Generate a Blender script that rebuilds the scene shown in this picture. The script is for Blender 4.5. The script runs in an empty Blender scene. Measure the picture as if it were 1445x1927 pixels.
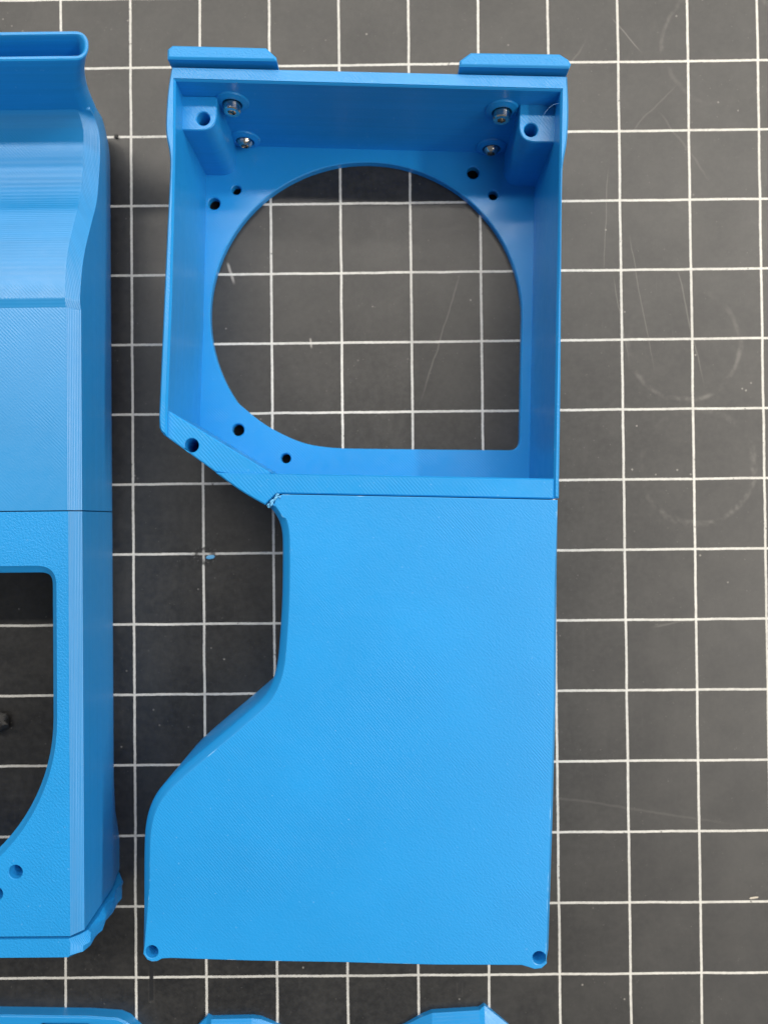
import bpy, bmesh, math, random
from mathutils import Vector, Matrix
from mathutils.geometry import tessellate_polygon

random.seed(7)
S = bpy.context.scene
C = S.collection
MM = 0.001
PI = math.pi

# ------------------------------------------------------------------ camera
cam_d = bpy.data.cameras.new('camera')
cam = bpy.data.objects.new('camera', cam_d)
C.objects.link(cam)
cam_d.sensor_fit = 'VERTICAL'
cam_d.sensor_height = 36.0
cam_d.lens = 36.0 * 1300 / 1927
cam_d.clip_start = 0.01
cam_d.clip_end = 20
cam.location = (0, 0, 250.5 * MM)
cam.rotation_euler = (0.01055, 0.00362, -0.01002)
cam_d.dof.use_dof = True
cam_d.dof.focus_distance = 212 * MM
cam_d.dof.aperture_fstop = 11.0
S.camera = cam

# ------------------------------------------------------------------ light of the workshop
w = bpy.data.worlds.new('World')
S.world = w
w.use_nodes = True
bg = w.node_tree.nodes['Background']
bg.inputs['Color'].default_value = (0.93, 0.97, 1.0, 1)
bg.inputs['Strength'].default_value = 0.18

def lamp(name, loc, sx, sy, power, aim=False, col=(1, 0.94, 0.85)):
    d = bpy.data.lights.new(name, 'AREA')
    d.shape = 'RECTANGLE'
    d.size, d.size_y = sx, sy
    d.energy = power
    d.color = col
    o = bpy.data.objects.new(name, d)
    C.objects.link(o)
    o.location = loc
    if aim:
        o.rotation_euler = (Vector((0, 0, 0)) - Vector(loc)).to_track_quat('-Z', 'Y').to_euler()
    return o

# rows of ceiling tubes beyond the top of the picture, the farthest one added, and fixtures over its right side
lamp('tube_row', (0.0, 0.95, 1.80), 4.6, 0.13, 49)
lamp('tube_row', (0.0, 1.60, 1.80), 4.6, 0.13, 23)
lamp('tube_row', (0.0, 3.40, 1.80), 4.6, 0.40, 120)  # added unseen row: gives the slopes sheen and lights faces turned towards it
lamp('ceiling_panel', (1.05, -0.75, 1.80), 0.8, 2.0, 19)
lamp('tube_row', (1.95, 0.20, 1.75), 0.13, 2.6, 66)

S.view_settings.view_transform = 'Standard'
S.view_settings.look = 'None'
S.view_settings.exposure = -0.05
S.view_settings.gamma = 1.0
S.view_settings.use_curve_mapping = False
S.render.engine = 'CYCLES'

# ------------------------------------------------------------------ node helpers
class NT:
    def __init__(self, name):
        self.mat = bpy.data.materials.new(name)
        self.mat.use_nodes = True
        self.t = self.mat.node_tree
        self.b = self.t.nodes['Principled BSDF']
    def n(self, typ, **kw):
        nd = self.t.nodes.new(typ)
        for k, v in kw.items():
            setattr(nd, k, v)
        return nd
    def link(self, a, b):
        self.t.links.new(a, b)
    def put(self, sock, v):
        if isinstance(v, (int, float)):
            sock.default_value = v
        elif isinstance(v, (tuple, list)):
            sock.default_value = v
        else:
            self.link(v, sock)
    def m(self, op, a, b=None, c=None, clamp=False):
        nd = self.n('ShaderNodeMath', operation=op, use_clamp=clamp)
        self.put(nd.inputs[0], a)
        if b is not None: self.put(nd.inputs[1], b)
        if c is not None: self.put(nd.inputs[2], c)
        return nd.outputs[0]
    def ramp(self, v, a, b, lo=0.0, hi=1.0):
        nd = self.n('ShaderNodeMapRange', interpolation_type='SMOOTHSTEP')
        self.put(nd.inputs[0], v)
        nd.inputs[1].default_value, nd.inputs[2].default_value = a, b
        nd.inputs[3].default_value, nd.inputs[4].default_value = lo, hi
        return nd.outputs[0]
    def noise(self, vec, scale, detail=2.0, rough=0.5):
        nd = self.n('ShaderNodeTexNoise')
        self.put(nd.inputs['Vector'], vec)
        nd.inputs['Scale'].default_value = scale
        nd.inputs['Detail'].default_value = detail
        nd.inputs['Roughness'].default_value = rough
        return nd.outputs['Fac']
    def scaled(self, vec, s, rot=0.0):
        nd = self.n('ShaderNodeMapping')
        self.link(vec, nd.inputs[0])
        nd.inputs['Scale'].default_value = s
        nd.inputs['Rotation'].default_value = (0, 0, rot)
        return nd.outputs[0]
    def mix(self, f, a, b):
        nd = self.n('ShaderNodeMix', data_type='RGBA')
        self.put(nd.inputs['Factor'], f)
        self.put(nd.inputs['A'], a)
        self.put(nd.inputs['B'], b)
        return nd.outputs['Result']
    def mixf(self, f, a, b):
        nd = self.n('ShaderNodeMix', data_type='FLOAT')
        self.put(nd.inputs['Factor'], f)
        self.put(nd.inputs['A'], a)
        self.put(nd.inputs['B'], b)
        return nd.outputs['Result']

BLUE = (0.011, 0.258, 0.635)

def plastic(name, base=BLUE, hatch=0.9, angle=-0.83, hatch_amp=0.5, layer=0.42, grain=0.5, rough=0.42, scuff=0.0, bump=0.35, strand=1.5, ior=1.5, patchy=(28, 0.36, 0.66), specks=0.35):
    """Filament-printed plastic: diagonal extrusion lines on flat tops, stacked layers on walls and slopes."""
    k = NT(name)
    co = k.n('ShaderNodeTexCoord').outputs['Object']
    geo = k.n('ShaderNodeNewGeometry')
    sepn = k.n('ShaderNodeSeparateXYZ'); k.link(geo.outputs['True Normal'], sepn.inputs[0])
    flat = k.ramp(sepn.outputs[2], 0.985, 0.998)
    sep = k.n('ShaderNodeSeparateXYZ'); k.link(co, sep.inputs[0])
    ca, sa = math.cos(angle), math.sin(angle)
    # distance across the extrusion lines, wobbling a little
    wob = k.noise(co, 60, 2)
    u = k.m('ADD', k.m('MULTIPLY', sep.outputs[0], sa * 1000), k.m('MULTIPLY', sep.outputs[1], -ca * 1000))
    u = k.m('ADD', u, k.m('MULTIPLY', wob, 0.8))
    lines = k.m('SINE', k.m('MULTIPLY', u, 2 * PI / hatch))
    patch = k.ramp(k.noise(co, patchy[0], 3, 0.6), patchy[1], patchy[2])
    gr = k.noise(co, 1500, 2, 0.6)
    strk = k.noise(k.scaled(k.scaled(co, (1, 1, 1), -angle), (420, 2600, 1)), 1.0, 1)
    h_flat = k.m('ADD', k.m('MULTIPLY', k.m('MULTIPLY', lines, patch), hatch_amp),
                 k.m('ADD', k.m('MULTIPLY', gr, grain * 2), k.m('MULTIPLY', strk, grain * strand)))
    # layers
    z = k.m('MULTIPLY', sep.outputs[2], 1000)
    lay = k.m('SINE', k.m('MULTIPLY', z, 2 * PI / layer))
    layn = k.noise(k.scaled(co, (9, 9, 1900)), 1.0, 3, 0.7)
    h_wall = k.m('ADD', k.m('MULTIPLY', lay, 0.25), k.m('MULTIPLY', layn, 1.1))
    h = k.mixf(flat, h_wall, h_flat)
    bp = k.n('ShaderNodeBump')
    bp.inputs['Strength'].default_value = bump
    bp.inputs['Distance'].default_value = 0.00012
    k.link(h, bp.inputs['Height'])
    k.link(bp.outputs[0], k.b.inputs['Normal'])
    # colour: filament varies slightly from place to place and layer to layer
    big = k.noise(co, 22, 3, 0.55)
    layc = k.noise(k.scaled(co, (10, 10, 1100)), 1.0, 3, 0.6)
    v = k.m('ADD', 0.76, k.m('ADD', k.m('MULTIPLY', big, 0.22), k.m('MULTIPLY', layc, 0.30)))
    hs = k.n('ShaderNodeHueSaturation')
    hs.inputs['Color'].default_value = (*base, 1)
    k.link(v, hs.inputs['Value'])
    col = hs.outputs[0]
    # painted glints: random pale specks in the colour stand for sparkle on the strands
    sp = k.ramp(k.noise(co, 900, 1, 0.5), 0.73, 0.80)
    col = k.mix(k.m('MULTIPLY', sp, specks), col, (0.25, 0.52, 0.85, 1))
    if scuff:
        sc = k.ramp(k.noise(co, 160, 3, 0.65), 0.56 - 0.12 * scuff, 0.68)
        col = k.mix(k.m('MULTIPLY', sc, 0.55), col, (0.30, 0.58, 0.88, 1))
    k.link(col, k.b.inputs['Base Color'])
    k.link(k.m('ADD', rough - 0.08, k.m('MULTIPLY', k.noise(co, 300, 2), 0.16)), k.b.inputs['Roughness'])
    k.b.inputs['IOR'].default_value = ior
    return k.mat

M_TOP = plastic('blue_print_top', hatch=0.74, hatch_amp=0.55, grain=0.8, rough=0.44, bump=0.42, strand=1.3, patchy=(15, 0.40, 0.68), specks=0.22)
M_WALL = plastic('blue_print_wall', hatch=0.85, hatch_amp=0.5, grain=0.35, rough=0.33, ior=1.55, bump=0.36, patchy=(70, 0.36, 0.58))
M_SMOOTH = plastic('blue_print_smooth', hatch=0.75, angle=-0.75, hatch_amp=0.45, grain=0.3, rough=0.33, bump=0.3, ior=1.57, patchy=(40, 0.42, 0.62), specks=0.1)
M_ROUGH = plastic('blue_print_sandy', hatch=0.9, hatch_amp=0.15, grain=1.4, rough=0.46, bump=0.65, strand=0.5, specks=0.3)
M_DUCT = plastic('blue_print_duct', base=(0.009, 0.232, 0.56), hatch=0.8, angle=-0.8, hatch_amp=0.5, layer=0.36, grain=0.3, rough=0.43, bump=0.4, ior=1.8, specks=0.0)
M_EDGE = plastic('blue_print_scuffed_edge', hatch_amp=0.2, grain=1.0, rough=0.5, scuff=0.15, bump=0.6)
M_PALE = plastic('pale_frayed_plastic', base=(0.12, 0.40, 0.70), grain=1.0, rough=0.45)

def simple(name, col, rough, metal=0.0, nscale=0, namp=0.0):
    k = NT(name)
    k.b.inputs['Metallic'].default_value = metal
    k.b.inputs['Roughness'].default_value = rough
    if nscale:
        co = k.n('ShaderNodeTexCoord').outputs['Object']
        f = k.noise(co, nscale, 3, 0.6)
        a = tuple(c * (1 - namp) for c in col) + (1,)
        b = tuple(min(1, c * (1 + namp)) for c in col) + (1,)
        k.link(k.mix(f, a, b), k.b.inputs['Base Color'])
        k.link(k.m('ADD', rough - 0.07, k.m('MULTIPLY', f, 0.14)), k.b.inputs['Roughness'])
    else:
        k.b.inputs['Base Color'].default_value = (*col, 1)
    return k.mat

M_STEEL = simple('bright_plated_steel', (0.60, 0.56, 0.51), 0.16, 1.0, 900, 0.35)
M_CRUMB = simple('black_rubber_crumb', (0.02, 0.02, 0.02), 0.6, 0.0, 1500, 0.7)
M_BLACK = simple('hole_shade_black', (0.004, 0.004, 0.004), 0.95)  # painted shade for the discs inside the floor holes
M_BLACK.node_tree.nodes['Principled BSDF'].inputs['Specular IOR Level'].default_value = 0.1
M_GREYCRUMB = simple('grey_grit', (0.16, 0.155, 0.15), 0.55, 0.0, 1500, 0.8)
M_WOOD = simple('pale_splinter', (0.55, 0.50, 0.42), 0.7, 0.0, 700, 0.4)
M_HAIR = simple('clear_filament_hair', (0.20, 0.42, 0.72), 0.3)

# ------------------------------------------------------------------ mesh helpers (millimetres in, metres out)
def finish(name, bm, mats, parent=None, angle=28):
    bmesh.ops.remove_doubles(bm, verts=bm.verts, dist=1e-4)
    bmesh.ops.recalc_face_normals(bm, faces=bm.faces)
    bmesh.ops.scale(bm, vec=(MM, MM, MM), verts=bm.verts)
    me = bpy.data.meshes.new(name)
    bm.to_mesh(me); bm.free()
    for m in (mats if isinstance(mats, (list, tuple)) else [mats]):
        me.materials.append(m)
    me.shade_smooth()
    me.set_sharp_from_angle(angle=math.radians(angle))
    o = bpy.data.objects.new(name, me)
    C.objects.link(o)
    if parent is not None:
        o.parent = parent
    return o

def thing(name, label, cat, loc=(0, 0, 0), rz=0.0):
    o = bpy.data.objects.new(name, None)
    o.empty_display_size = 0.01
    C.objects.link(o)
    o.location = [c * MM for c in loc]
    o.rotation_euler = (0, 0, rz)
    o['label'] = label
    o['category'] = cat
    return o

def tag(o, label, cat, group=None):
    o['label'] = label; o['category'] = cat
    if group: o['group'] = group
    return o

def area(p):
    return 0.5 * sum(p[i][0] * p[(i + 1) % len(p)][1] - p[(i + 1) % len(p)][0] * p[i][1] for i in range(len(p)))

def ccw(p):
    return list(p) if area(p) > 0 else list(reversed(p))

def offset(p, d):
    """CCW polygon moved inwards by d (outwards when d < 0)."""
    out = []
    n = len(p)
    for i in range(n):
        a, b, c = Vector(p[i - 1][:2]), Vector(p[i][:2]), Vector(p[(i + 1) % n][:2])
        e1, e2 = (b - a), (c - b)
        if e1.length < 1e-6 or e2.length < 1e-6:
            out.append((b.x, b.y)); continue
        e1.normalize(); e2.normalize()
        n1, n2 = Vector((-e1.y, e1.x)), Vector((-e2.y, e2.x))
        mdir = n1 + n2
        mdir = mdir / max(0.35, mdir.dot(n1)) if mdir.length > 1e-6 else n1
        out.append((b.x + mdir.x * d, b.y + mdir.y * d))
    return out

def fillet(pts, radii, seg=6):
    """Round the corners of a polygon: radii is one number or one for each corner."""
    n = len(pts)
    if isinstance(radii, (int, float)): radii = [radii] * n
    out = []
    for i in range(n):
        r = radii[i]
        b = Vector(pts[i])
        if r <= 0:
            out.append(tuple(b)); continue
        a, c = Vector(pts[i - 1]), Vector(pts[(i + 1) % n])
        u, v = (a - b), (c - b)
        lu, lv = u.length, v.length
        u.normalize(); v.normalize()
        ang = u.angle(v)
        t = min(r / math.tan(ang / 2), 0.49 * lu, 0.49 * lv)
        p0, p1 = b + u * t, b + v * t
        for k in range(seg + 1):
            s = k / seg
            q = p0 * (1 - s) ** 2 + b * 2 * s * (1 - s) + p1 * s ** 2
            out.append((q.x, q.y))
    return out

def circ(cx, cy, r, n=28):
    return [(cx + r * math.cos(2 * PI * i / n), cy + r * math.sin(2 * PI * i / n)) for i in range(n)]

def prism(bm, outer, holes, z0, z1, co=0.0, ch=0.0, chz=None, coz=None, edge_mat=None, bottom=True, small_ch=0.0):
    """Plate with holes; co/ch = chamfer width on the outer rim and on the hole rims."""
    outer = ccw(outer); holes = [ccw(h) for h in holes]
    coz = co if coz is None else coz
    chz = ch if chz is None else chz
    def ring(p, z): return [bm.verts.new((x, y, z)) for x, y in p]
    def skin(a, b, mat=0):
        n = len(a)
        for i in range(n):
            f = bm.faces.new((a[i], a[(i + 1) % n], b[(i + 1) % n], b[i]))
            f.material_index = mat
    loops_top, loops_bot = [], []
    for k, p in enumerate([outer] + holes):
        c, cz = (co, coz) if k == 0 else (ch, chz) if k == 1 or not small_ch else (small_ch, small_ch)
        bot = ring(p, z0)
        if c > 0:
            mid = ring(p, z1 - cz)
            top = ring(offset(p, c if k == 0 else -c), z1)
            skin(bot, mid); skin(mid, top, edge_mat or 0)
        else:
            top = ring(p, z1)
            skin(bot, top)
        loops_top.append(top); loops_bot.append(bot)
    for loops, on in ((loops_top, True), (loops_bot, bottom)):
        if not on: continue
        flat = [v for l in loops for v in l]
        for tri in tessellate_polygon([[v.co.copy() for v in l] for l in loops]):
            if len(set(tri)) == 3:
                try: bm.faces.new([flat[i] for i in tri])
                except ValueError: pass

def loft(bm, rings, closed=True, caps=True, mats=None):
    vs = [[bm.verts.new(p) for p in r] for r in rings]
    n = len(vs[0])
    for k in range(len(vs) - 1):
        for i in range(n if closed else n - 1):
            f = bm.faces.new((vs[k][i], vs[k][(i + 1) % n], vs[k + 1][(i + 1) % n], vs[k + 1][i]))
            if mats: f.material_index = mats[k]
    if caps:
        bm.faces.new(vs[0]); bm.faces.new(list(reversed(vs[-1])))
    return vs

def smooth_path(pts, n=6):
    """Catmull-Rom through open list of 2-D/3-D points."""
    out = []
    P = [Vector(p) for p in pts]
    for i in range(len(P) - 1):
        p0, p1, p2, p3 = P[max(i - 1, 0)], P[i], P[i + 1], P[min(i + 2, len(P) - 1)]
        for k in range(n):
            t = k / n
            out.append(0.5 * ((2 * p1) + (p2 - p0) * t + (2 * p0 - 5 * p1 + 4 * p2 - p3) * t * t + (3 * p1 - p0 - 3 * p2 + p3) * t ** 3))
    out.append(P[-1])
    return [tuple(p) for p in out]

def tube(bm, path, r, n=8):
    P = [Vector(p) for p in path]
    rings = []
    for i, p in enumerate(P):
        d = (P[min(i + 1, len(P) - 1)] - P[max(i - 1, 0)]).normalized()
        a = d.orthogonal().normalized(); b = d.cross(a)
        rr = r(i / (len(P) - 1)) if callable(r) else r
        rings.append([tuple(p + (a * math.cos(2 * PI * k / n) + b * math.sin(2 * PI * k / n)) * rr) for k in range(n)])
    loft(bm, rings)

# ------------------------------------------------------------------ the gridded mat
GX, GY, GP = 86.01, 165.96, 25.4      # one crossing of the grid and its pitch (1 inch)

def mat_material():
    k = NT('gridded_black_mat')
    co = k.n('ShaderNodeTexCoord').outputs['Object']
    mmv = k.scaled(co, (1000, 1000, 1000))
    sep = k.n('ShaderNodeSeparateXYZ'); k.link(mmv, sep.inputs[0])
    X, Y = sep.outputs[0], sep.outputs[1]
    wobx = k.m('MULTIPLY', k.m('SUBTRACT', k.noise(mmv, 0.05, 2), 0.5), 0.5)
    woby = k.m('MULTIPLY', k.m('SUBTRACT', k.noise(k.scaled(co, (1000, 1000, 1000), 1.3), 0.05, 2), 0.5), 0.5)
    def dist(v, g, wob):
        t = k.m('DIVIDE', k.m('SUBTRACT', k.m('ADD', v, wob), g), GP)
        return k.m('MULTIPLY', k.m('ABSOLUTE', k.m('SUBTRACT', k.m('FRACT', k.m('ADD', t, 0.5)), 0.5)), GP)
    dx, dy = dist(X, GX, wobx), dist(Y, GY, woby)
    rag = k.m('MULTIPLY', k.m('SUBTRACT', k.noise(mmv, 1.2, 3, 0.6), 0.5), 0.30)
    lx = k.ramp(k.m('ADD', dx, rag), 0.36, 0.48, 1, 0)
    ly = k.ramp(k.m('ADD', dy, rag), 0.36, 0.48, 1, 0)
    line = k.m('MAXIMUM', lx, ly)
    # nicks across the printed lines, rubbed patches
    nick = k.m('MULTIPLY', k.ramp(k.noise(k.scaled(co, (1500, 1500, 1), 0.5), 0.35, 2), 0.70, 0.74), 0.75)
    wear = k.ramp(k.noise(mmv, 0.02, 4, 0.65), 0.30, 0.75, 0.98, 0.78)
    line = k.m('MULTIPLY', line, k.m('MULTIPLY', wear, k.m('SUBTRACT', 1.0, nick)))

    def seg(x0, y0, x1, y1, wd, jag=0.25):
        """soft stroke from (x0, y0) to (x1, y1), millimetres"""
        L = math.hypot(x1 - x0, y1 - y0)
        ux, uy = (x1 - x0) / L, (y1 - y0) / L
        ax = k.m('SUBTRACT', X, x0); ay = k.m('SUBTRACT', Y, y0)
        t = k.m('ADD', k.m('MULTIPLY', ax, ux), k.m('MULTIPLY', ay, uy))
        s = k.m('ABSOLUTE', k.m('ADD', k.m('ADD', k.m('MULTIPLY', ax, -uy), k.m('MULTIPLY', ay, ux)), k.m('MULTIPLY', k.m('SUBTRACT', k.noise(mmv, 0.08, 2), 0.5), jag * 6)))
        on = k.m('MULTIPLY', k.ramp(t, -0.5, L * 0.15), k.ramp(t, L * 0.7, L + 0.5, 1, 0))
        return k.m('MULTIPLY', k.ramp(s, wd * 0.3, wd, 1, 0), on)
    def ringmark(cx, cy, r, wd, ang0, seed):
        ax = k.m('SUBTRACT', X, cx); ay = k.m('SUBTRACT', Y, cy)
        d = k.m('SQRT', k.m('ADD', k.m('MULTIPLY', ax, ax), k.m('MULTIPLY', ay, ay)))
        s = k.m('ABSOLUTE', k.m('SUBTRACT', k.m('ADD', d, k.m('MULTIPLY', k.m('SUBTRACT', k.noise(mmv, 0.09, 3), 0.5), 4.0)), r))
        g = k.ramp(k.m('ADD', k.m('MULTIPLY', ax, math.cos(ang0) / r), k.m('MULTIPLY', ay, math.sin(ang0) / r)), -1.1, 0.9, 0.15, 1)
        br = k.ramp(k.noise(k.scaled(co, (1000, 1000, 1), seed), 0.11, 3, 0.7), 0.40, 0.70)
        return k.m('MULTIPLY', k.m('MULTIPLY', k.ramp(s, 0.1, 1.6 * wd, 1, 0), g), br)
    marks = [
        (ringmark(108.6, 62.5, 20.3, 0.9, -1.2, 0.3), 0.20), (ringmark(112.5, 18.0, 20.8, 1.1, -0.7, 1.1), 0.26),
        (ringmark(124.0, 172.0, 22.0, 0.8, 2.2, 2.0), 0.15),
        (seg(82.0, 128, 79.5, 85, 0.25), 0.17), (seg(83, 88, 89, 54, 0.28), 0.16), (seg(89, 104, 98, 50, 0.30), 0.15),
        (seg(106, 92, 116, 45, 0.40), 0.16), (seg(84, 182, 95, 169, 0.35), 0.24), (seg(28, 90, 12, 40, 0.40, 0.4), 0.17),
        (seg(-57, 94, -54.5, 86, 0.7), 0.75), (seg(50, -99.5, 130, -112, 0.6, 0.5), 0.06),
        (seg(-27, 66, -26.6, 62.6, 0.5, 0.05), 0.8), (seg(60, 150, 75, 176, 0.5, 0.5), 0.10), (seg(95, -40, 120, -36, 0.6, 0.5), 0.12),
        (seg(90, 140, 108, 158, 0.4, 0.5), 0.10), (seg(100, 148, 120, 120, 0.5, 0.6), 0.08),
    ]
    sm = None
    for a, f in marks:
        a = k.m('MULTIPLY', a, f)
        sm = a if sm is None else k.m('MAXIMUM', sm, a)
    # dust: fine lint specks and cloudy bloom
    vor = k.n('ShaderNodeTexVoronoi'); k.link(mmv, vor.inputs['Vector']); vor.inputs['Scale'].default_value = 0.16
    big = k.m('MULTIPLY', k.ramp(vor.outputs['Distance'], 0.035, 0.075, 1, 0), k.ramp(k.noise(mmv, 0.09, 1), 0.50, 0.62))
    vor2 = k.n('ShaderNodeTexVoronoi'); k.link(k.scaled(co, (1000, 1000, 1000), 0.7), vor2.inputs['Vector']); vor2.inputs['Scale'].default_value = 0.55
    fine = k.m('MULTIPLY', k.ramp(vor2.outputs['Distance'], 0.06, 0.14, 1, 0), k.ramp(k.noise(mmv, 0.35, 2), 0.46, 0.68, 0, 0.8))
    haze = k.ramp(k.noise(mmv, 0.05, 6, 0.68), 0.34, 0.70)
    fib = k.ramp(k.noise(k.scaled(co, (900, 90, 1), 0.9), 1.0, 3, 0.7), 0.62, 0.80)
    dust = k.m('MAXIMUM', k.m('MAXIMUM', k.m('MULTIPLY', big, 0.6), k.m('MULTIPLY', fine, 0.30)), sm)
    base = k.mix(haze, (0.0065, 0.0065, 0.0072, 1), (0.020, 0.0193, 0.0185, 1))
    mot = k.ramp(k.noise(mmv, 0.42, 4, 0.7), 0.35, 0.68)
    base = k.mix(k.m('MULTIPLY', mot, 0.075), base, (0.14, 0.135, 0.125, 1))
    base = k.mix(k.m('MULTIPLY', fib, 0.16), base, (0.12, 0.115, 0.11, 1))
    base = k.mix(dust, base, (0.36, 0.34, 0.31, 1))
    linecol = k.mix(k.ramp(k.noise(mmv, 0.5, 3), 0.35, 0.7), (0.66, 0.65, 0.61, 1), (0.56, 0.55, 0.52, 1))
    col = k.mix(line, base, linecol)
    # narrow dark stripes with faint pale rims near the end of the middle housing and a melted ring by the gap
    def slot(x0, x1, y0, y1):
        ax = k.m('MULTIPLY', k.ramp(X, x0 - 0.25, x0 + 0.15), k.ramp(X, x1 - 0.15, x1 + 0.25, 1, 0))
        ay = k.m('MULTIPLY', k.ramp(Y, y0 - 0.4, y0 + 0.4), k.ramp(Y, y1 - 0.3, y1 + 0.3, 1, 0))
        return k.m('MULTIPLY', ax, ay)
    s1 = slot(-87.0, -85.6, -172.5, -158); s2 = slot(24.3, 24.9, -171, -165.5)
    out = k.m('MAXIMUM', k.m('SUBTRACT', slot(-87.4, -85.2, -173.4, -162), s1), k.m('SUBTRACT', slot(23.5, 25.7, -172, -167), slot(23.9, 25.3, -171.5, -166)), clamp=True)
    col = k.mix(k.m('MULTIPLY', out, 0.035), col, (0.4, 0.38, 0.36, 1))
    col = k.mix(k.m('MAXIMUM', s1, k.m('MULTIPLY', s2, 0.8)), col, (0.012, 0.012, 0.013, 1))
    ax = k.m('SUBTRACT', X, -66.0); ay = k.m('SUBTRACT', Y, -12.6)
    d = k.m('SQRT', k.m('ADD', k.m('MULTIPLY', ax, ax), k.m('MULTIPLY', k.m('MULTIPLY', ay, ay), 1.35)))
    d = k.m('ADD', d, k.m('MULTIPLY', k.m('SUBTRACT', k.noise(mmv, 0.9, 3, 0.7), 0.5), 3.2))
    burn = k.m('MULTIPLY', k.ramp(d, 3.4, 4.4, 1, 0), k.ramp(d, 1.2, 3.0, 0.25, 1))
    col = k.mix(k.m('MULTIPLY', burn, 0.85), col, (0.006, 0.006, 0.006, 1))
    fl = k.m('MULTIPLY', k.ramp(d, 4.0, 5.2, 1, 0), k.ramp(k.noise(k.scaled(co, (1000, 1000, 1), 0.2), 1.3, 3, 0.7), 0.55, 0.72))
    col = k.mix(k.m('MULTIPLY', fl, 0.5), col, (0.30, 0.30, 0.30, 1))
    k.link(col, k.b.inputs['Base Color'])
    rg = k.m('ADD', 0.32, k.m('ADD', k.m('MULTIPLY', k.noise(k.scaled(co, (1000, 1000, 1), 2.1), 0.035, 6, 0.72), 0.20), k.m('ADD', k.m('MULTIPLY', mot, 0.05), k.m('MULTIPLY', line, 0.08))))
    k.link(rg, k.b.inputs['Roughness'])
    k.b.inputs['IOR'].default_value = 1.63
    bp = k.n('ShaderNodeBump'); bp.inputs['Strength'].default_value = 0.25; bp.inputs['Distance'].default_value = 0.0001
    hgt = k.m('ADD', k.m('MULTIPLY', k.noise(mmv, 4.0, 3, 0.6), 0.8), k.m('MULTIPLY', line, 0.8))
    k.link(hgt, bp.inputs['Height']); k.link(bp.outputs[0], k.b.inputs['Normal'])
    return k.mat

bm = bmesh.new()
prism(bm, fillet([(-520, -520), (520, -520), (520, 520), (-520, 520)], 12), [], -3.0, 0.0, co=0.6)
mat = finish('gridded_mat', bm, mat_material())
mat['kind'] = 'structure'

# ------------------------------------------------------------------ middle housing (local frame: seam's right end at 0,0)
H = thing('fan_housing', 'blue printed housing with open fan box above and closed flat cover below', 'printed housing', (52.4, 5.6, 0), math.radians(-1.8))

# -- fan opening: circle of 56 mm with one squared corner and a flattened lower side
fan = []
cx, cy, R = -61.2, 66.0, 56.0
for i in range(0, 61):
    a = math.radians(0 + 216 * i / 60)
    fan.append((cx + R * math.cos(a), cy + (R - 0.7) * math.sin(a)))
fan += smooth_path([fan[-1], (-98.5, 27.2), (-91, 22.9), (-82, 19.4), (-72, 18.0), (-60, 17.9)], 4)[1:]
fan += [(-30, 18.2)] + fillet([(-13.5, 18.4), (-5.0, 18.5), (-5.1, 28)], [0, 6.0, 0], 10)
fan += [(-5.15, 45)]
floor_holes = [(-116.7, 105.2, 2.15), (-108.8, 110.3, 1.7), (-23.7, 118.2, 2.2), (-16.3, 110.2, 1.7), (-106.1, 23.7, 2.15), (-88.7, 13.8, 1.75)]
floor_out = [(-121.2, 22), (-104, 7), (-88, 1.5), (-1, 1.5), (-1, 127), (-120.6, 127)]
bm = bmesh.new()
prism(bm, floor_out, [fan] + [circ(x, y, r, 24) for x, y, r in floor_holes], 0.15, 3.0, ch=0.35)
finish('floor_plate', bm, M_SMOOTH, H)

for x, y, r in floor_holes:  # added black discs stand in for the deep shade inside the holes
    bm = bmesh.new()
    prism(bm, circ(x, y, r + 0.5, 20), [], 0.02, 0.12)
    finish('hole_shade_disc', bm, M_BLACK, H)

# -- walls of the fan box: outer outline with thickened shoulders at the clips
left_out = smooth_path([(-121.2, 130.6), (-122.1, 124), (-122.5, 117), (-122.4, 110), (-121.2, 104), (-120.9, 98), (-121.3, 80), (-121.8, 55), (-122.2, 34), (-122.4, 22.5)], 5)
right_out = smooth_path([(0.2, 0.25), (0.0, 38), (-0.4, 70), (-0.6, 98), (-0.3, 104), (0.5, 109), (0.85, 115), (0.8, 122), (0.3, 130.0)], 5)
outer = right_out + left_out[0:1] + left_out[1:]
outer += [(-122.2, 19.2), (-121.2, 17.2), (-104.8, 5.9)] + smooth_path([(-104.8, 5.9), (-97.5, 0.9), (-92.5, -2.0), (-89.4, -3.6)], 3)[1:]
outer += [(-86.4, -0.75), (-84.4, 0.0), (-40, 0.3)]
inner = [(-1.5, 6.3), (-1.55, 60), (-1.6, 125.0), (-119.9, 126.0), (-119.5, 100), (-119.4, 60), (-119.7, 24), (-112, 15.5), (-104.0, 6.1), (-57, 6.2)]
# the corner shelf and the seam rail are a little lower than the rim: cut them out of the walls' plan
wall_in = [(-1.5, 6.3), (-1.55, 60), (-1.6, 125.4), (-119.9, 126.3), (-119.5, 105), (-119.4, 60), (-119.9, 23.0)]
wall_out = right_out + left_out + [(-122.2, 19.4), (-121.6, 18.0)]
wl = bmesh.new()
prism(wl, wall_out + [(-119.8, 16.6)] + list(reversed(wall_in)) + [(-1.4, 0.25)], [], 0.0, 40.0, co=0.55, coz=0.75)
finish('box_wall', wl, M_WALL, H)

# -- corner shelf with a screw hole, lower left
bm = bmesh.new()
shelf = [(-120.6, 25.2), (-121.4, 17.4), (-104.9, 6.1), (-88.3, 4.0), (-88.3, 6.5)]
prism(bm, shelf, [circ(-112.5, 14.2, 2.2, 24)], 0.2, 38.6, co=0.35, ch=0.2)
finish('corner_shelf', bm, M_WALL, H)

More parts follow.
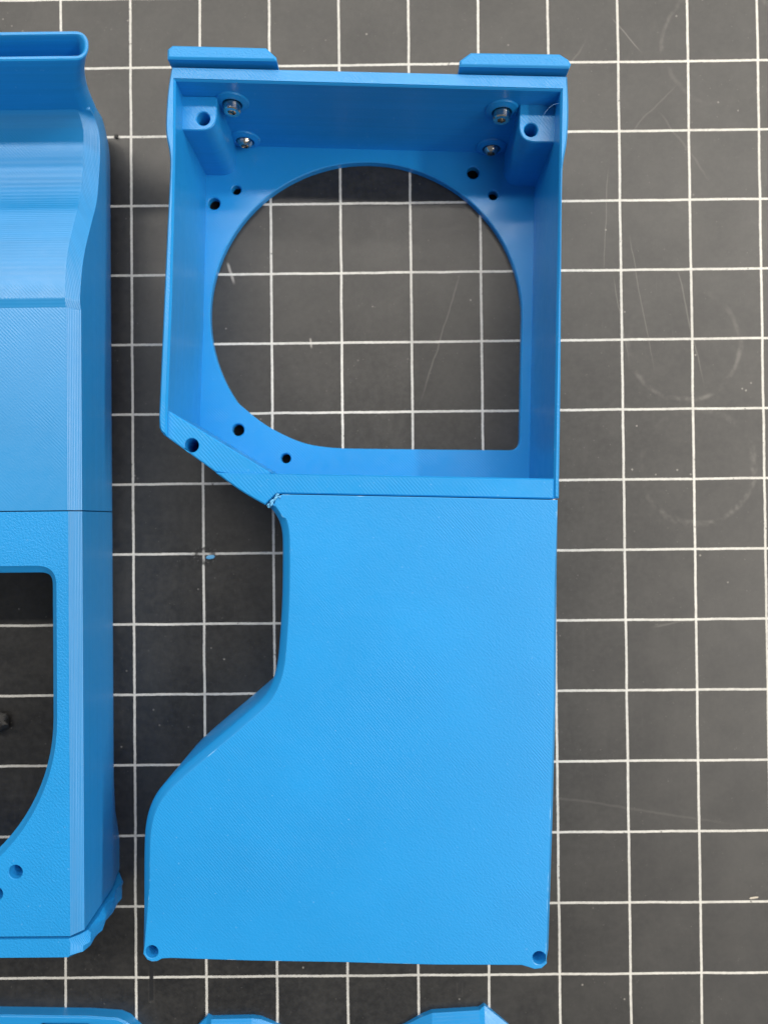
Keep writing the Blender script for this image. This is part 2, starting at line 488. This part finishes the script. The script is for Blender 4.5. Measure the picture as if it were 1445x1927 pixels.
# -- seam rail that closes the box towards the cover
bm = bmesh.new()
rail = [(-1.25, 6.25), (-57, 6.1), (-104.8, 5.9)] + smooth_path([(-104.8, 5.9), (-97.5, 0.9), (-92.5, -2.0), (-89.4, -3.6)], 4)[1:] + [(-86.6, -0.95), (-85.6, -0.15), (-84.0, -0.06), (-40, 0.02), (-1.25, 0.05)]
prism(bm, rail, [], 0.1, 39.6, co=0.4, coz=0.45)
finish('seam_rail', bm, M_WALL, H)

# -- screw posts in the upper corners
for name_pts, (hx, hy) in (([(-120.2, 126.3), (-120.2, 115.4), (-109.0, 115.4), (-109.0, 126.3)], (-113.2, 119.1)),
                           ([(-12.7, 126.3), (-12.7, 113.7), (-1.3, 113.7), (-1.3, 126.3)], (-9.0, 117.5))):
    rad = [0, 0, 5.2, 0] if hx < -50 else [0, 5.2, 0, 0]
    bm = bmesh.new()
    prism(bm, fillet(name_pts, rad, 10), [circ(hx, hy, 2.15, 26)], 2.6, 32.0, co=0.25, ch=0.25)
    finish('screw_post', bm, M_WALL, H)

# -- bosses round the screws on the inside of the upper wall, and the screws
def screw_head(bm, r, hgt, hexr, button=False):
    n = 36
    prof = [(r, 0), (r, hgt - 0.35), (r - 0.3, hgt)] if not button else [(r, 0), (r * 0.97, hgt * 0.45), (r * 0.8, hgt * 0.8), (r * 0.62, hgt)]
    rings = [[(a * math.cos(2 * PI * i / n), a * math.sin(2 * PI * i / n), z) for i in range(n)] for a, z in prof]
    def hx(i, rr):
        t = 2 * PI * i / n
        m = (t % (PI / 3)) - PI / 6
        q = rr * math.cos(PI / 6) / math.cos(m)
        return q * math.cos(t), q * math.sin(t)
    rings.append([(*hx(i, hexr), hgt) for i in range(n)])
    rings.append([(*hx(i, hexr), hgt - 1.5) for i in range(n)])
    loft(bm, rings, caps=True)

def boss(bm, r0, r1, hgt, pocket):
    n = 40
    rings = [[(a * math.cos(2 * PI * i / n), a * math.sin(2 * PI * i / n), z) for i in range(n)]
             for a, z in ((r0, -0.4), (r0, 0.1), (r0 - 0.25, 0.45), (r1 + 0.3, hgt), (r1, hgt), (r1 - 0.15, hgt - 0.2), (r1 - 0.15, -pocket))]
    loft(bm, rings, caps=True)

for sx, sz, button in ((-104.6, 29.6, False), (-17.9, 29.2, False), (-105.0, 7.6, True), (-17.9, 7.0, True)):
    wy = 126.3 - 0.9 * (sx + 119.9) / 118.3
    bm = bmesh.new(); boss(bm, 5.4, 3.3, 1.1, 0.2)
    b = finish('screw_boss', bm, M_WALL, H)
    b.location = (sx * MM, wy * MM, sz * MM); b.rotation_euler = (PI / 2, 0, 0)
    bm = bmesh.new(); screw_head(bm, 2.75, 3.2 if not button else 2.2, 1.45, button)
    s = finish('screw', bm, M_STEEL, H, 35)
    s.location = (sx * MM, (wy - 0.35) * MM, sz * MM); s.rotation_euler = (PI / 2, 0.35, random.uniform(-0.06, 0.06))

# -- two clip bars outside the upper wall, standing a little higher than the rim
def clip(pts):
    bm = bmesh.new()
    prism(bm, pts, [], 30.0, 42.7, co=0.6, coz=0.45)
    return finish('clip_bar', bm, M_ROUGH, H)
clip([(-121.6, 131.1), (-88.5, 131.1), (-88.6, 132.2), (-91.8, 135.0), (-120.2, 135.2), (-121.6, 134.0)])
clip([(-33.0, 130.5), (0.2, 130.6), (0.7, 131.8), (-0.2, 133.2), (-2.8, 134.8), (-29.7, 134.7), (-33.0, 132.2)])
for x0, x1, y0 in ((-121.0, -90.0, 130.9), (-31.0, -0.5, 130.3)):
    bm = bmesh.new()
    prism(bm, [(x0, y0 - 1.0), (x1, y0 - 1.0), (x1, y0 + 1.0), (x0, y0 + 1.0)], [], 28.0, 36.0)
    finish('clip_neck', bm, M_WALL, H)

# -- a hair of filament in the upper right corner
bm = bmesh.new()
tube(bm, smooth_path([(-1.7, 122.2, 38.5), (-4.0, 121.2, 39.0), (-6.2, 119.0, 38.2), (-7.0, 115.8, 36.0), (-7.1, 114.4, 33.0)], 5), 0.03, 6)
finish('filament_hair', bm, M_HAIR, H)

# -- lower housing: shell with a chamfered rim, cover plate let into it
lo = [(-0.3, -0.15)] + [(-84.0, -0.25), (-86.0, -0.9), (-88.9, -3.7)]
notch = smooth_path([(-88.9, -3.7), (-87.0, -5.6), (-85.2, -8.6), (-84.2, -12.6), (-83.9, -20), (-83.8, -32), (-84.2, -44), (-84.8, -52), (-86.2, -57.6), (-89.2, -62.8), (-96, -69.2), (-106, -78), (-114.5, -85.6), (-119.6, -91.0), (-122.6, -96.4), (-124.1, -103), (-124.3, -112), (-124.0, -126), (-123.7, -138.0)], 5)
lo = [(-0.2, -0.16), (-40, -0.14), (-84.0, -0.24), (-86.2, -1.1)] + notch
lo += [(-123.2, -140.6), (-121.9, -142.4), (-120.3, -143.0), (-118.6, -142.8), (-117.2, -142.0), (-114.5, -141.8), (-90, -142.0), (-62, -141.8), (-35, -141.9), (-8.5, -141.4), (-6.6, -141.9), (-4.6, -142.5), (-2.4, -142.2), (-0.7, -140.6), (0.1, -137.5), (0.6, -100), (0.9, -60), (0.5, -25)]
lo = ccw(lo)
def chamf_w(x, y):
    # wide chamfer along the notch and left side, narrow on the right, almost none on the straight ends
    if y > -1.2: return 0.1
    if y < -139.5: return 0.25
    if x > -10: return 1.3
    if y < -120: return 0.9 + 1.6 * (y + 139.5) / 19.5 * 1.0
    if y > -8: return 1.7
    return 2.5
def inset_var(p, fac=1.0):
    full = offset(p, 1.0)
    return [(x + (fx - x) * chamf_w(x, y) * fac, y + (fy - y) * chamf_w(x, y) * fac) for (x, y), (fx, fy) in zip(p, full)]
ins = inset_var(lo)
ins2 = inset_var(lo, 1.12)
bm = bmesh.new()
rings = [[(x, y, 0) for x, y in lo], [(x, y, 37.2) for x, y in lo],
         [(x * 0.75 + a * 0.25, y * 0.75 + b * 0.25, 38.4) for (x, y), (a, b) in zip(lo, ins)],
         [(x, y, 39.9) for x, y in ins]]
loft(bm, rings, caps=False)
v = [bm.verts.new((x, y, 34.0)) for x, y in ins2]
for tri in tessellate_polygon([[u.co.copy() for u in v]]):
    bm.faces.new([v[i] for i in tri])
finish('lower_housing', bm, M_SMOOTH, H, 40)
bm = bmesh.new()
prism(bm, ins, [circ(-120.4, -140.0 + 0.2, 1.9, 26), circ(-3.3, -138.9, 2.0, 26)], 33.5, 40.05, co=0.22, coz=0.10, ch=0.2, edge_mat=1, bottom=False)
finish('cover_plate', bm, [M_TOP, M_EDGE], H, 12)

# -- frayed strand where the cover meets the seam
bm = bmesh.new()
base = [(-88.7, -3.9, 39.2), (-88.0, -3.0, 39.7), (-87.3, -2.4, 39.9), (-86.6, -1.6, 40.1), (-85.8, -0.9, 40.1), (-85.0, -0.55, 40.0)]
for k in range(3):
    pts = [(x + random.uniform(-.25, .25) + 0.25 * k, y + random.uniform(-.3, .3) - 0.2 * k, z + random.uniform(-.1, .25)) for x, y, z in base]
    tube(bm, smooth_path(pts, 5), lambda t: 0.30 + 0.16 * math.sin(t * 17 + k * 2), 7)
finish('frayed_edge', bm, M_PALE, H, 60)

# ------------------------------------------------------------------ left-hand housing, cut by the picture's edge
D = thing('duct_housing', 'blue printed duct with slot nozzle and rounded opening along the left edge', 'printed duct', (-158, -60, 0))
ox, oy = 158.0, 60.0          # world -> local of this thing
def W(pts): return [(p[0] + ox, p[1] + oy) + tuple(p[2:]) for p in pts]
CXL = -158.0
def mir(x): return 2 * CXL - x

# upper duct: cross-section follows a crest, an S-shaped fall and a low shelf
prof = smooth_path([(3.75, 40.0), (20, 40.0), (45, 40.0), (64.0, 40.0), (66.0, 40.05), (68.2, 40.75), (69.6, 40.7), (74, 40.2), (80, 39.1), (86, 37.2), (92, 34.6), (98, 31.8), (104, 29.0), (110, 27.4), (116, 26.4), (122, 25.6), (128, 25.6), (131, 26.5), (133.2, 28.6), (134.2, 31.5), (137, 31.5), (140.5, 30.8)], 4)
rings = []
for y, t in prof:
    tap = max(0.0, (y - 126) / 14.5)
    e = -94.15 - 2.2 * tap * tap
    cw = 3.2 + 0.6 * min(1, max(0, (y - 66) / 40))
    zb = 11.0
    half = [(e - 6.3, 0.0), (e - 3.8, 4.0), (e - 2.1, 8.0), (e - 1.1, 11.6), (e - 0.95, 12.4), (e - 0.02, t - cw - 0.5), (e, t - cw), (e - cw, t)]
    ring = [(x, y, z) for x, z in half] + [(mir(x), y, z) for x, z in reversed(half)]
    rings.append(W(ring))
bm = bmesh.new(); loft(bm, rings)
finish('upper_duct', bm, M_DUCT, D, 22)

# slot nozzle
def stadium(xr, y0, y1, r, z, n=8):
    xl = mir(xr)
    pts = []
    for cx_, cy_, a0 in ((xr - r, y1 - r, 0), (xl + r, y1 - r, 90), (xl + r, y0 + r, 180), (xr - r, y0 + r, 270)):
        for i in range(n + 1):
            a = math.radians(a0 + 90 * i / n)
            pts.append((cx_ + r * math.cos(a), cy_ + r * math.sin(a), z))
    return pts
zs = [24, 27, 30, 34, 38, 42, 46, 48.6, 49.7, 50.0]
def sp(z):
    t = (z - 24) / 26
    xr = -94.6 + 2.2 * t + 6.9 * t ** 2.6
    return xr, 132.9 + 2.5 * t, 140.5 + 3.7 * t
rings = []
for z in zs:
    xr, y0, y1 = sp(z)
    d = 0.0 if z < 49 else (0.12 if z < 49.9 else 0.45)
    rings.append(W(stadium(xr - d, y0 + d, y1 - d, 3.9 - d, z)))
for z in (50.0, 49.6, 46, 42, 38, 34, 30, 27.5):
    xr, y0, y1 = sp(z)
    d = 1.15 if z == 50.0 else 1.4
    rings.append(W(stadium(xr - d, y0 + d, y1 - d, 2.6, z)))
bm = bmesh.new(); loft(bm, rings)
finish('slot_nozzle', bm, M_WALL, D, 35)

# lower frame: plate with the fan opening, side walls
lowY0, lowY1 = -125.4, 3.4
op = []
RL = 57.4
for i in range(0, 41):
    a = math.radians(0 - 146 * i / 40)
    op.append((CXL + RL * math.cos(a) - 0.0, -60.0 + RL * math.sin(a)))
op = op + [(-212.8, -72), (-215.4, -50)] + fillet([(-215.4, -30), (-215.4, -13.0), (-100.6, -13.0), (-100.6, -30)], [0, 6, 6.2, 0], 10)
bm = bmesh.new()
op_in = offset(ccw(op), 2.3)
prism(bm, W([(-97.05, lowY0), (-97.05, lowY1), (mir(-97.05), lowY1), (mir(-97.05), lowY0)]),
      [W(op_in)] + [W(circ(-113.6, -106.0, 2.1, 26)), W(circ(-119.6, -112.6, 2.1, 26))], 36.6, 40.0, ch=2.2, chz=2.3, small_ch=0.2)
plate = finish('opening_plate', bm, M_ROUGH, D)
for hx, hy in ((-113.6, -106.0), (-119.6, -112.6)):
    bm = bmesh.new()
    prism(bm, W(circ(hx, hy, 3.4, 26)), [W(circ(hx, hy, 2.05, 26))], 26, 36.9)
    finish('hole_sleeve', bm, M_WALL, D)
    bm = bmesh.new()
    prism(bm, W(circ(hx, hy, 3.3, 26)), [], 27, 33.5)
    finish('sleeve_plug', bm, M_WALL, D)
bm = bmesh.new()
for sgn in (1, -1):
    rings = []
    for y in (lowY1, -40, -90, -104, -114, lowY0):
        k = 0.0 if y > -95 else min(1.0, (-95 - y) / 18)
        half = [(-97.06, 40.0), (-94.15, 36.8), (-94.17, 36.3), (-95.1, 12.4), (-95.25, 11.6), (-96.25 + 0.3 * k, 8.0), (-97.95 + 1.0 * k, 4.0), (-100.45 + 2.9 * k, 0.0), (-102.5, 0.0), (-98.6, 11.0), (-97.5, 36.0)]
        rings.append(W([(x if sgn > 0 else mir(x), y, z) for x, z in half]))
    b2 = bmesh.new(); loft(b2, rings)
    finish('side_wall', b2, M_DUCT, D, 22)
bm.free()

# end lid with a melted, wavy rim
def lid_ring(y, grow, seed):
    rnd = random.Random(seed)
    half = [(-97.3, 40.0), (-94.4, 37.6), (-93.2, 35.2), (-93.4, 30.5), (-92.6, 27.0), (-93.6, 21.5), (-93.0, 17.0), (-94.1, 12.0), (-93.6, 8.5), (-95.0, 4.0), (-97.4, 0.15)]
    out = []
    for i, (x, z) in enumerate(half):
        wv = 0.0 if i == 0 or z < 1 else rnd.uniform(-0.55, 0.55)
        out.append((x + grow + wv, z + (rnd.uniform(-0.9, 0.9) if 1 < z < 38 else 0)))
    ring = [(x, y, z) for x, z in out] + [(mir(x), y, z) for x, z in reversed(out)]
    return W(ring)
bm = bmesh.new()
loft(bm, [lid_ring(-126.25, -0.3, 3), lid_ring(-127.6, 0.2, 4), lid_ring(-129.6, 0.2, 5), lid_ring(-131.2, 0.1, 6), lid_ring(-131.8, -0.4, 7)])
finish('end_lid', bm, M_ROUGH, D, 30)

# ------------------------------------------------------------------ printed parts that only just enter along the lower edge
B = thing('bracket', 'blue printed plate with a recess and a cut corner, in the lower left corner', 'printed bracket', (-131.5, -190, 0))
def WB(pts): return [(x + 130, y + 190) for x, y in pts]
outl = [(-230, -172.5), (-138, -174.3), (-106, -175.0), (-95.4, -175.8), (-92.2, -177.2), (-88.5, -180.8), (-84, -186), (-84, -230), (-230, -230)]
rec = fillet([(-122.5, -177.4), (-105.5, -177.6), (-101.5, -182), (-101.5, -215), (-127, -215), (-127, -181.5)], [2.5, 2.5, 2, 2, 2, 2], 5)
bm = bmesh.new()
prism(bm, WB(outl), [WB(rec)], 0.0, 4.5, co=0.5, ch=1.0, chz=0.45)
finish('bracket_plate', bm, M_SMOOTH, B)
bm = bmesh.new()
prism(bm, WB(offset(rec, -1.5)), [], 0.2, 4.0)
finish('recess_floor', bm, M_SMOOTH, B)

F = thing('shoulder_frame', 'blue printed part with two faceted shoulders rising at the bottom edge', 'printed frame', (-11.5, -205, 0))
def facets(name, front, back):
    """sloping facets from a low front edge up to a raised back edge, with sides and underside"""
    n = len(front)
    bm = bmesh.new()
    a = [bm.verts.new((x + 10, y + 205, z)) for x, y, z in front]
    b = [bm.verts.new((x + 10, y + 205, z)) for x, y, z in back]
    a0 = [bm.verts.new((x + 10, y + 205, 0)) for x, y, z in front]
    b0 = [bm.verts.new((x + 10, y + 205, 0)) for x, y, z in back]
    for i in range(n - 1):
        bm.faces.new((a[i], a[i + 1], b[i + 1], b[i])); bm.faces.new((a0[i], a0[i + 1], a[i + 1], a[i]))
        bm.faces.new((b[i], b[i + 1], b0[i + 1], b0[i])); bm.faces.new((b0[i], b0[i + 1], a0[i + 1], a0[i]))
    for k in (0, n - 1):
        bm.faces.new((a0[k], a[k], b[k], b0[k]))
    finish(name, bm, M_SMOOTH, F, 8)
facets('shoulder', [(-72.5, -186, 0.6), (-64.4, -177.3, 1.6), (-62.8, -178.0, 2.0), (-48.4, -177.8, 2.0), (-45.1, -178.3, 1.8), (-38.8, -181.1, 1.2), (-30, -186.5, 0.6)],
       [(-72.5, -215, 10), (-64.0, -215, 15), (-60.5, -215, 19), (-46.8, -215, 18), (-45.5, -215, 17), (-39, -215, 13), (-30, -215, 8)])
facets('shoulder', [(-8, -187, 0.6), (6.0, -181.4, 1.2), (12.4, -177.8, 1.8), (16.0, -176.4, 2.0), (32.8, -175.5, 2.0), (34.7, -174.2, 1.6), (43.2, -181.5, 0.8), (48, -187, 0.6)],
       [(-8, -215, 8), (6.0, -215, 12), (12.0, -215, 16), (14.5, -215, 18), (31.5, -215, 19), (34.2, -215, 15), (43.2, -215, 11), (48, -215, 9)])
bm = bmesh.new()
prism(bm, [(x + 10, y + 205) for x, y in [(-80, -214), (56, -214), (56, -240), (-80, -240)]], [], 0, 17, co=0.6)
finish('frame_body', bm, M_SMOOTH, F)

# ------------------------------------------------------------------ crumbs on the mat
def crumb(name, label, cat, x, y, r, flat, m, seed, stretch=1.0, rz=0.0, group=None):
    rnd = random.Random(seed)
    bm = bmesh.new()
    bmesh.ops.create_icosphere(bm, subdivisions=2, radius=r)
    for v in bm.verts:
        v.co *= rnd.uniform(0.72, 1.2)
        v.co.x *= stretch; v.co.z *= flat
    zmin = min(v.co.z for v in bm.verts)
    for v in bm.verts: v.co.z -= zmin
    o = finish(name, bm, m, None, 40)
    o.location = (x * MM, y * MM, 0.0); o.rotation_euler = (0, 0, rz)
    tag(o, label, cat, group)
    return o
crumb('plastic_chip', 'small light blue plastic chip melted onto the mat on a grid crossing', 'plastic chip', -63.9, -13.0, 0.8, 0.35, M_PALE, 2, 2.1, 0.15)
crumb('rubber_crumb', 'jagged black lump inside the left rounded opening at the picture edge', 'crumb', -139.8, -72.0, 3.6, 0.55, M_CRUMB, 5, 1.0)
crumb('grit_crumb', 'rough grey grit on the black lump at the left picture edge', 'grit', -140.2, -71.8, 1.9, 2.1, M_GREYCRUMB, 8)
crumb('black_speck', 'tiny black speck beside the left duct above a grid line', 'speck', -97.0, 140.6, 0.7, 0.7, M_CRUMB, 9, 1.3)
crumb('wood_splinter', 'pale splinter lying on the mat at the lower right', 'splinter', 130.6, -137.4, 0.42, 0.4, M_WOOD, 12, 3.8, 0.2)
crumb('wood_splinter', 'tiny pale chip on the mat near the bottom right corner', 'splinter', 136.4, -172.0, 0.5, 0.5, M_WOOD, 13, 1.8, -0.9)
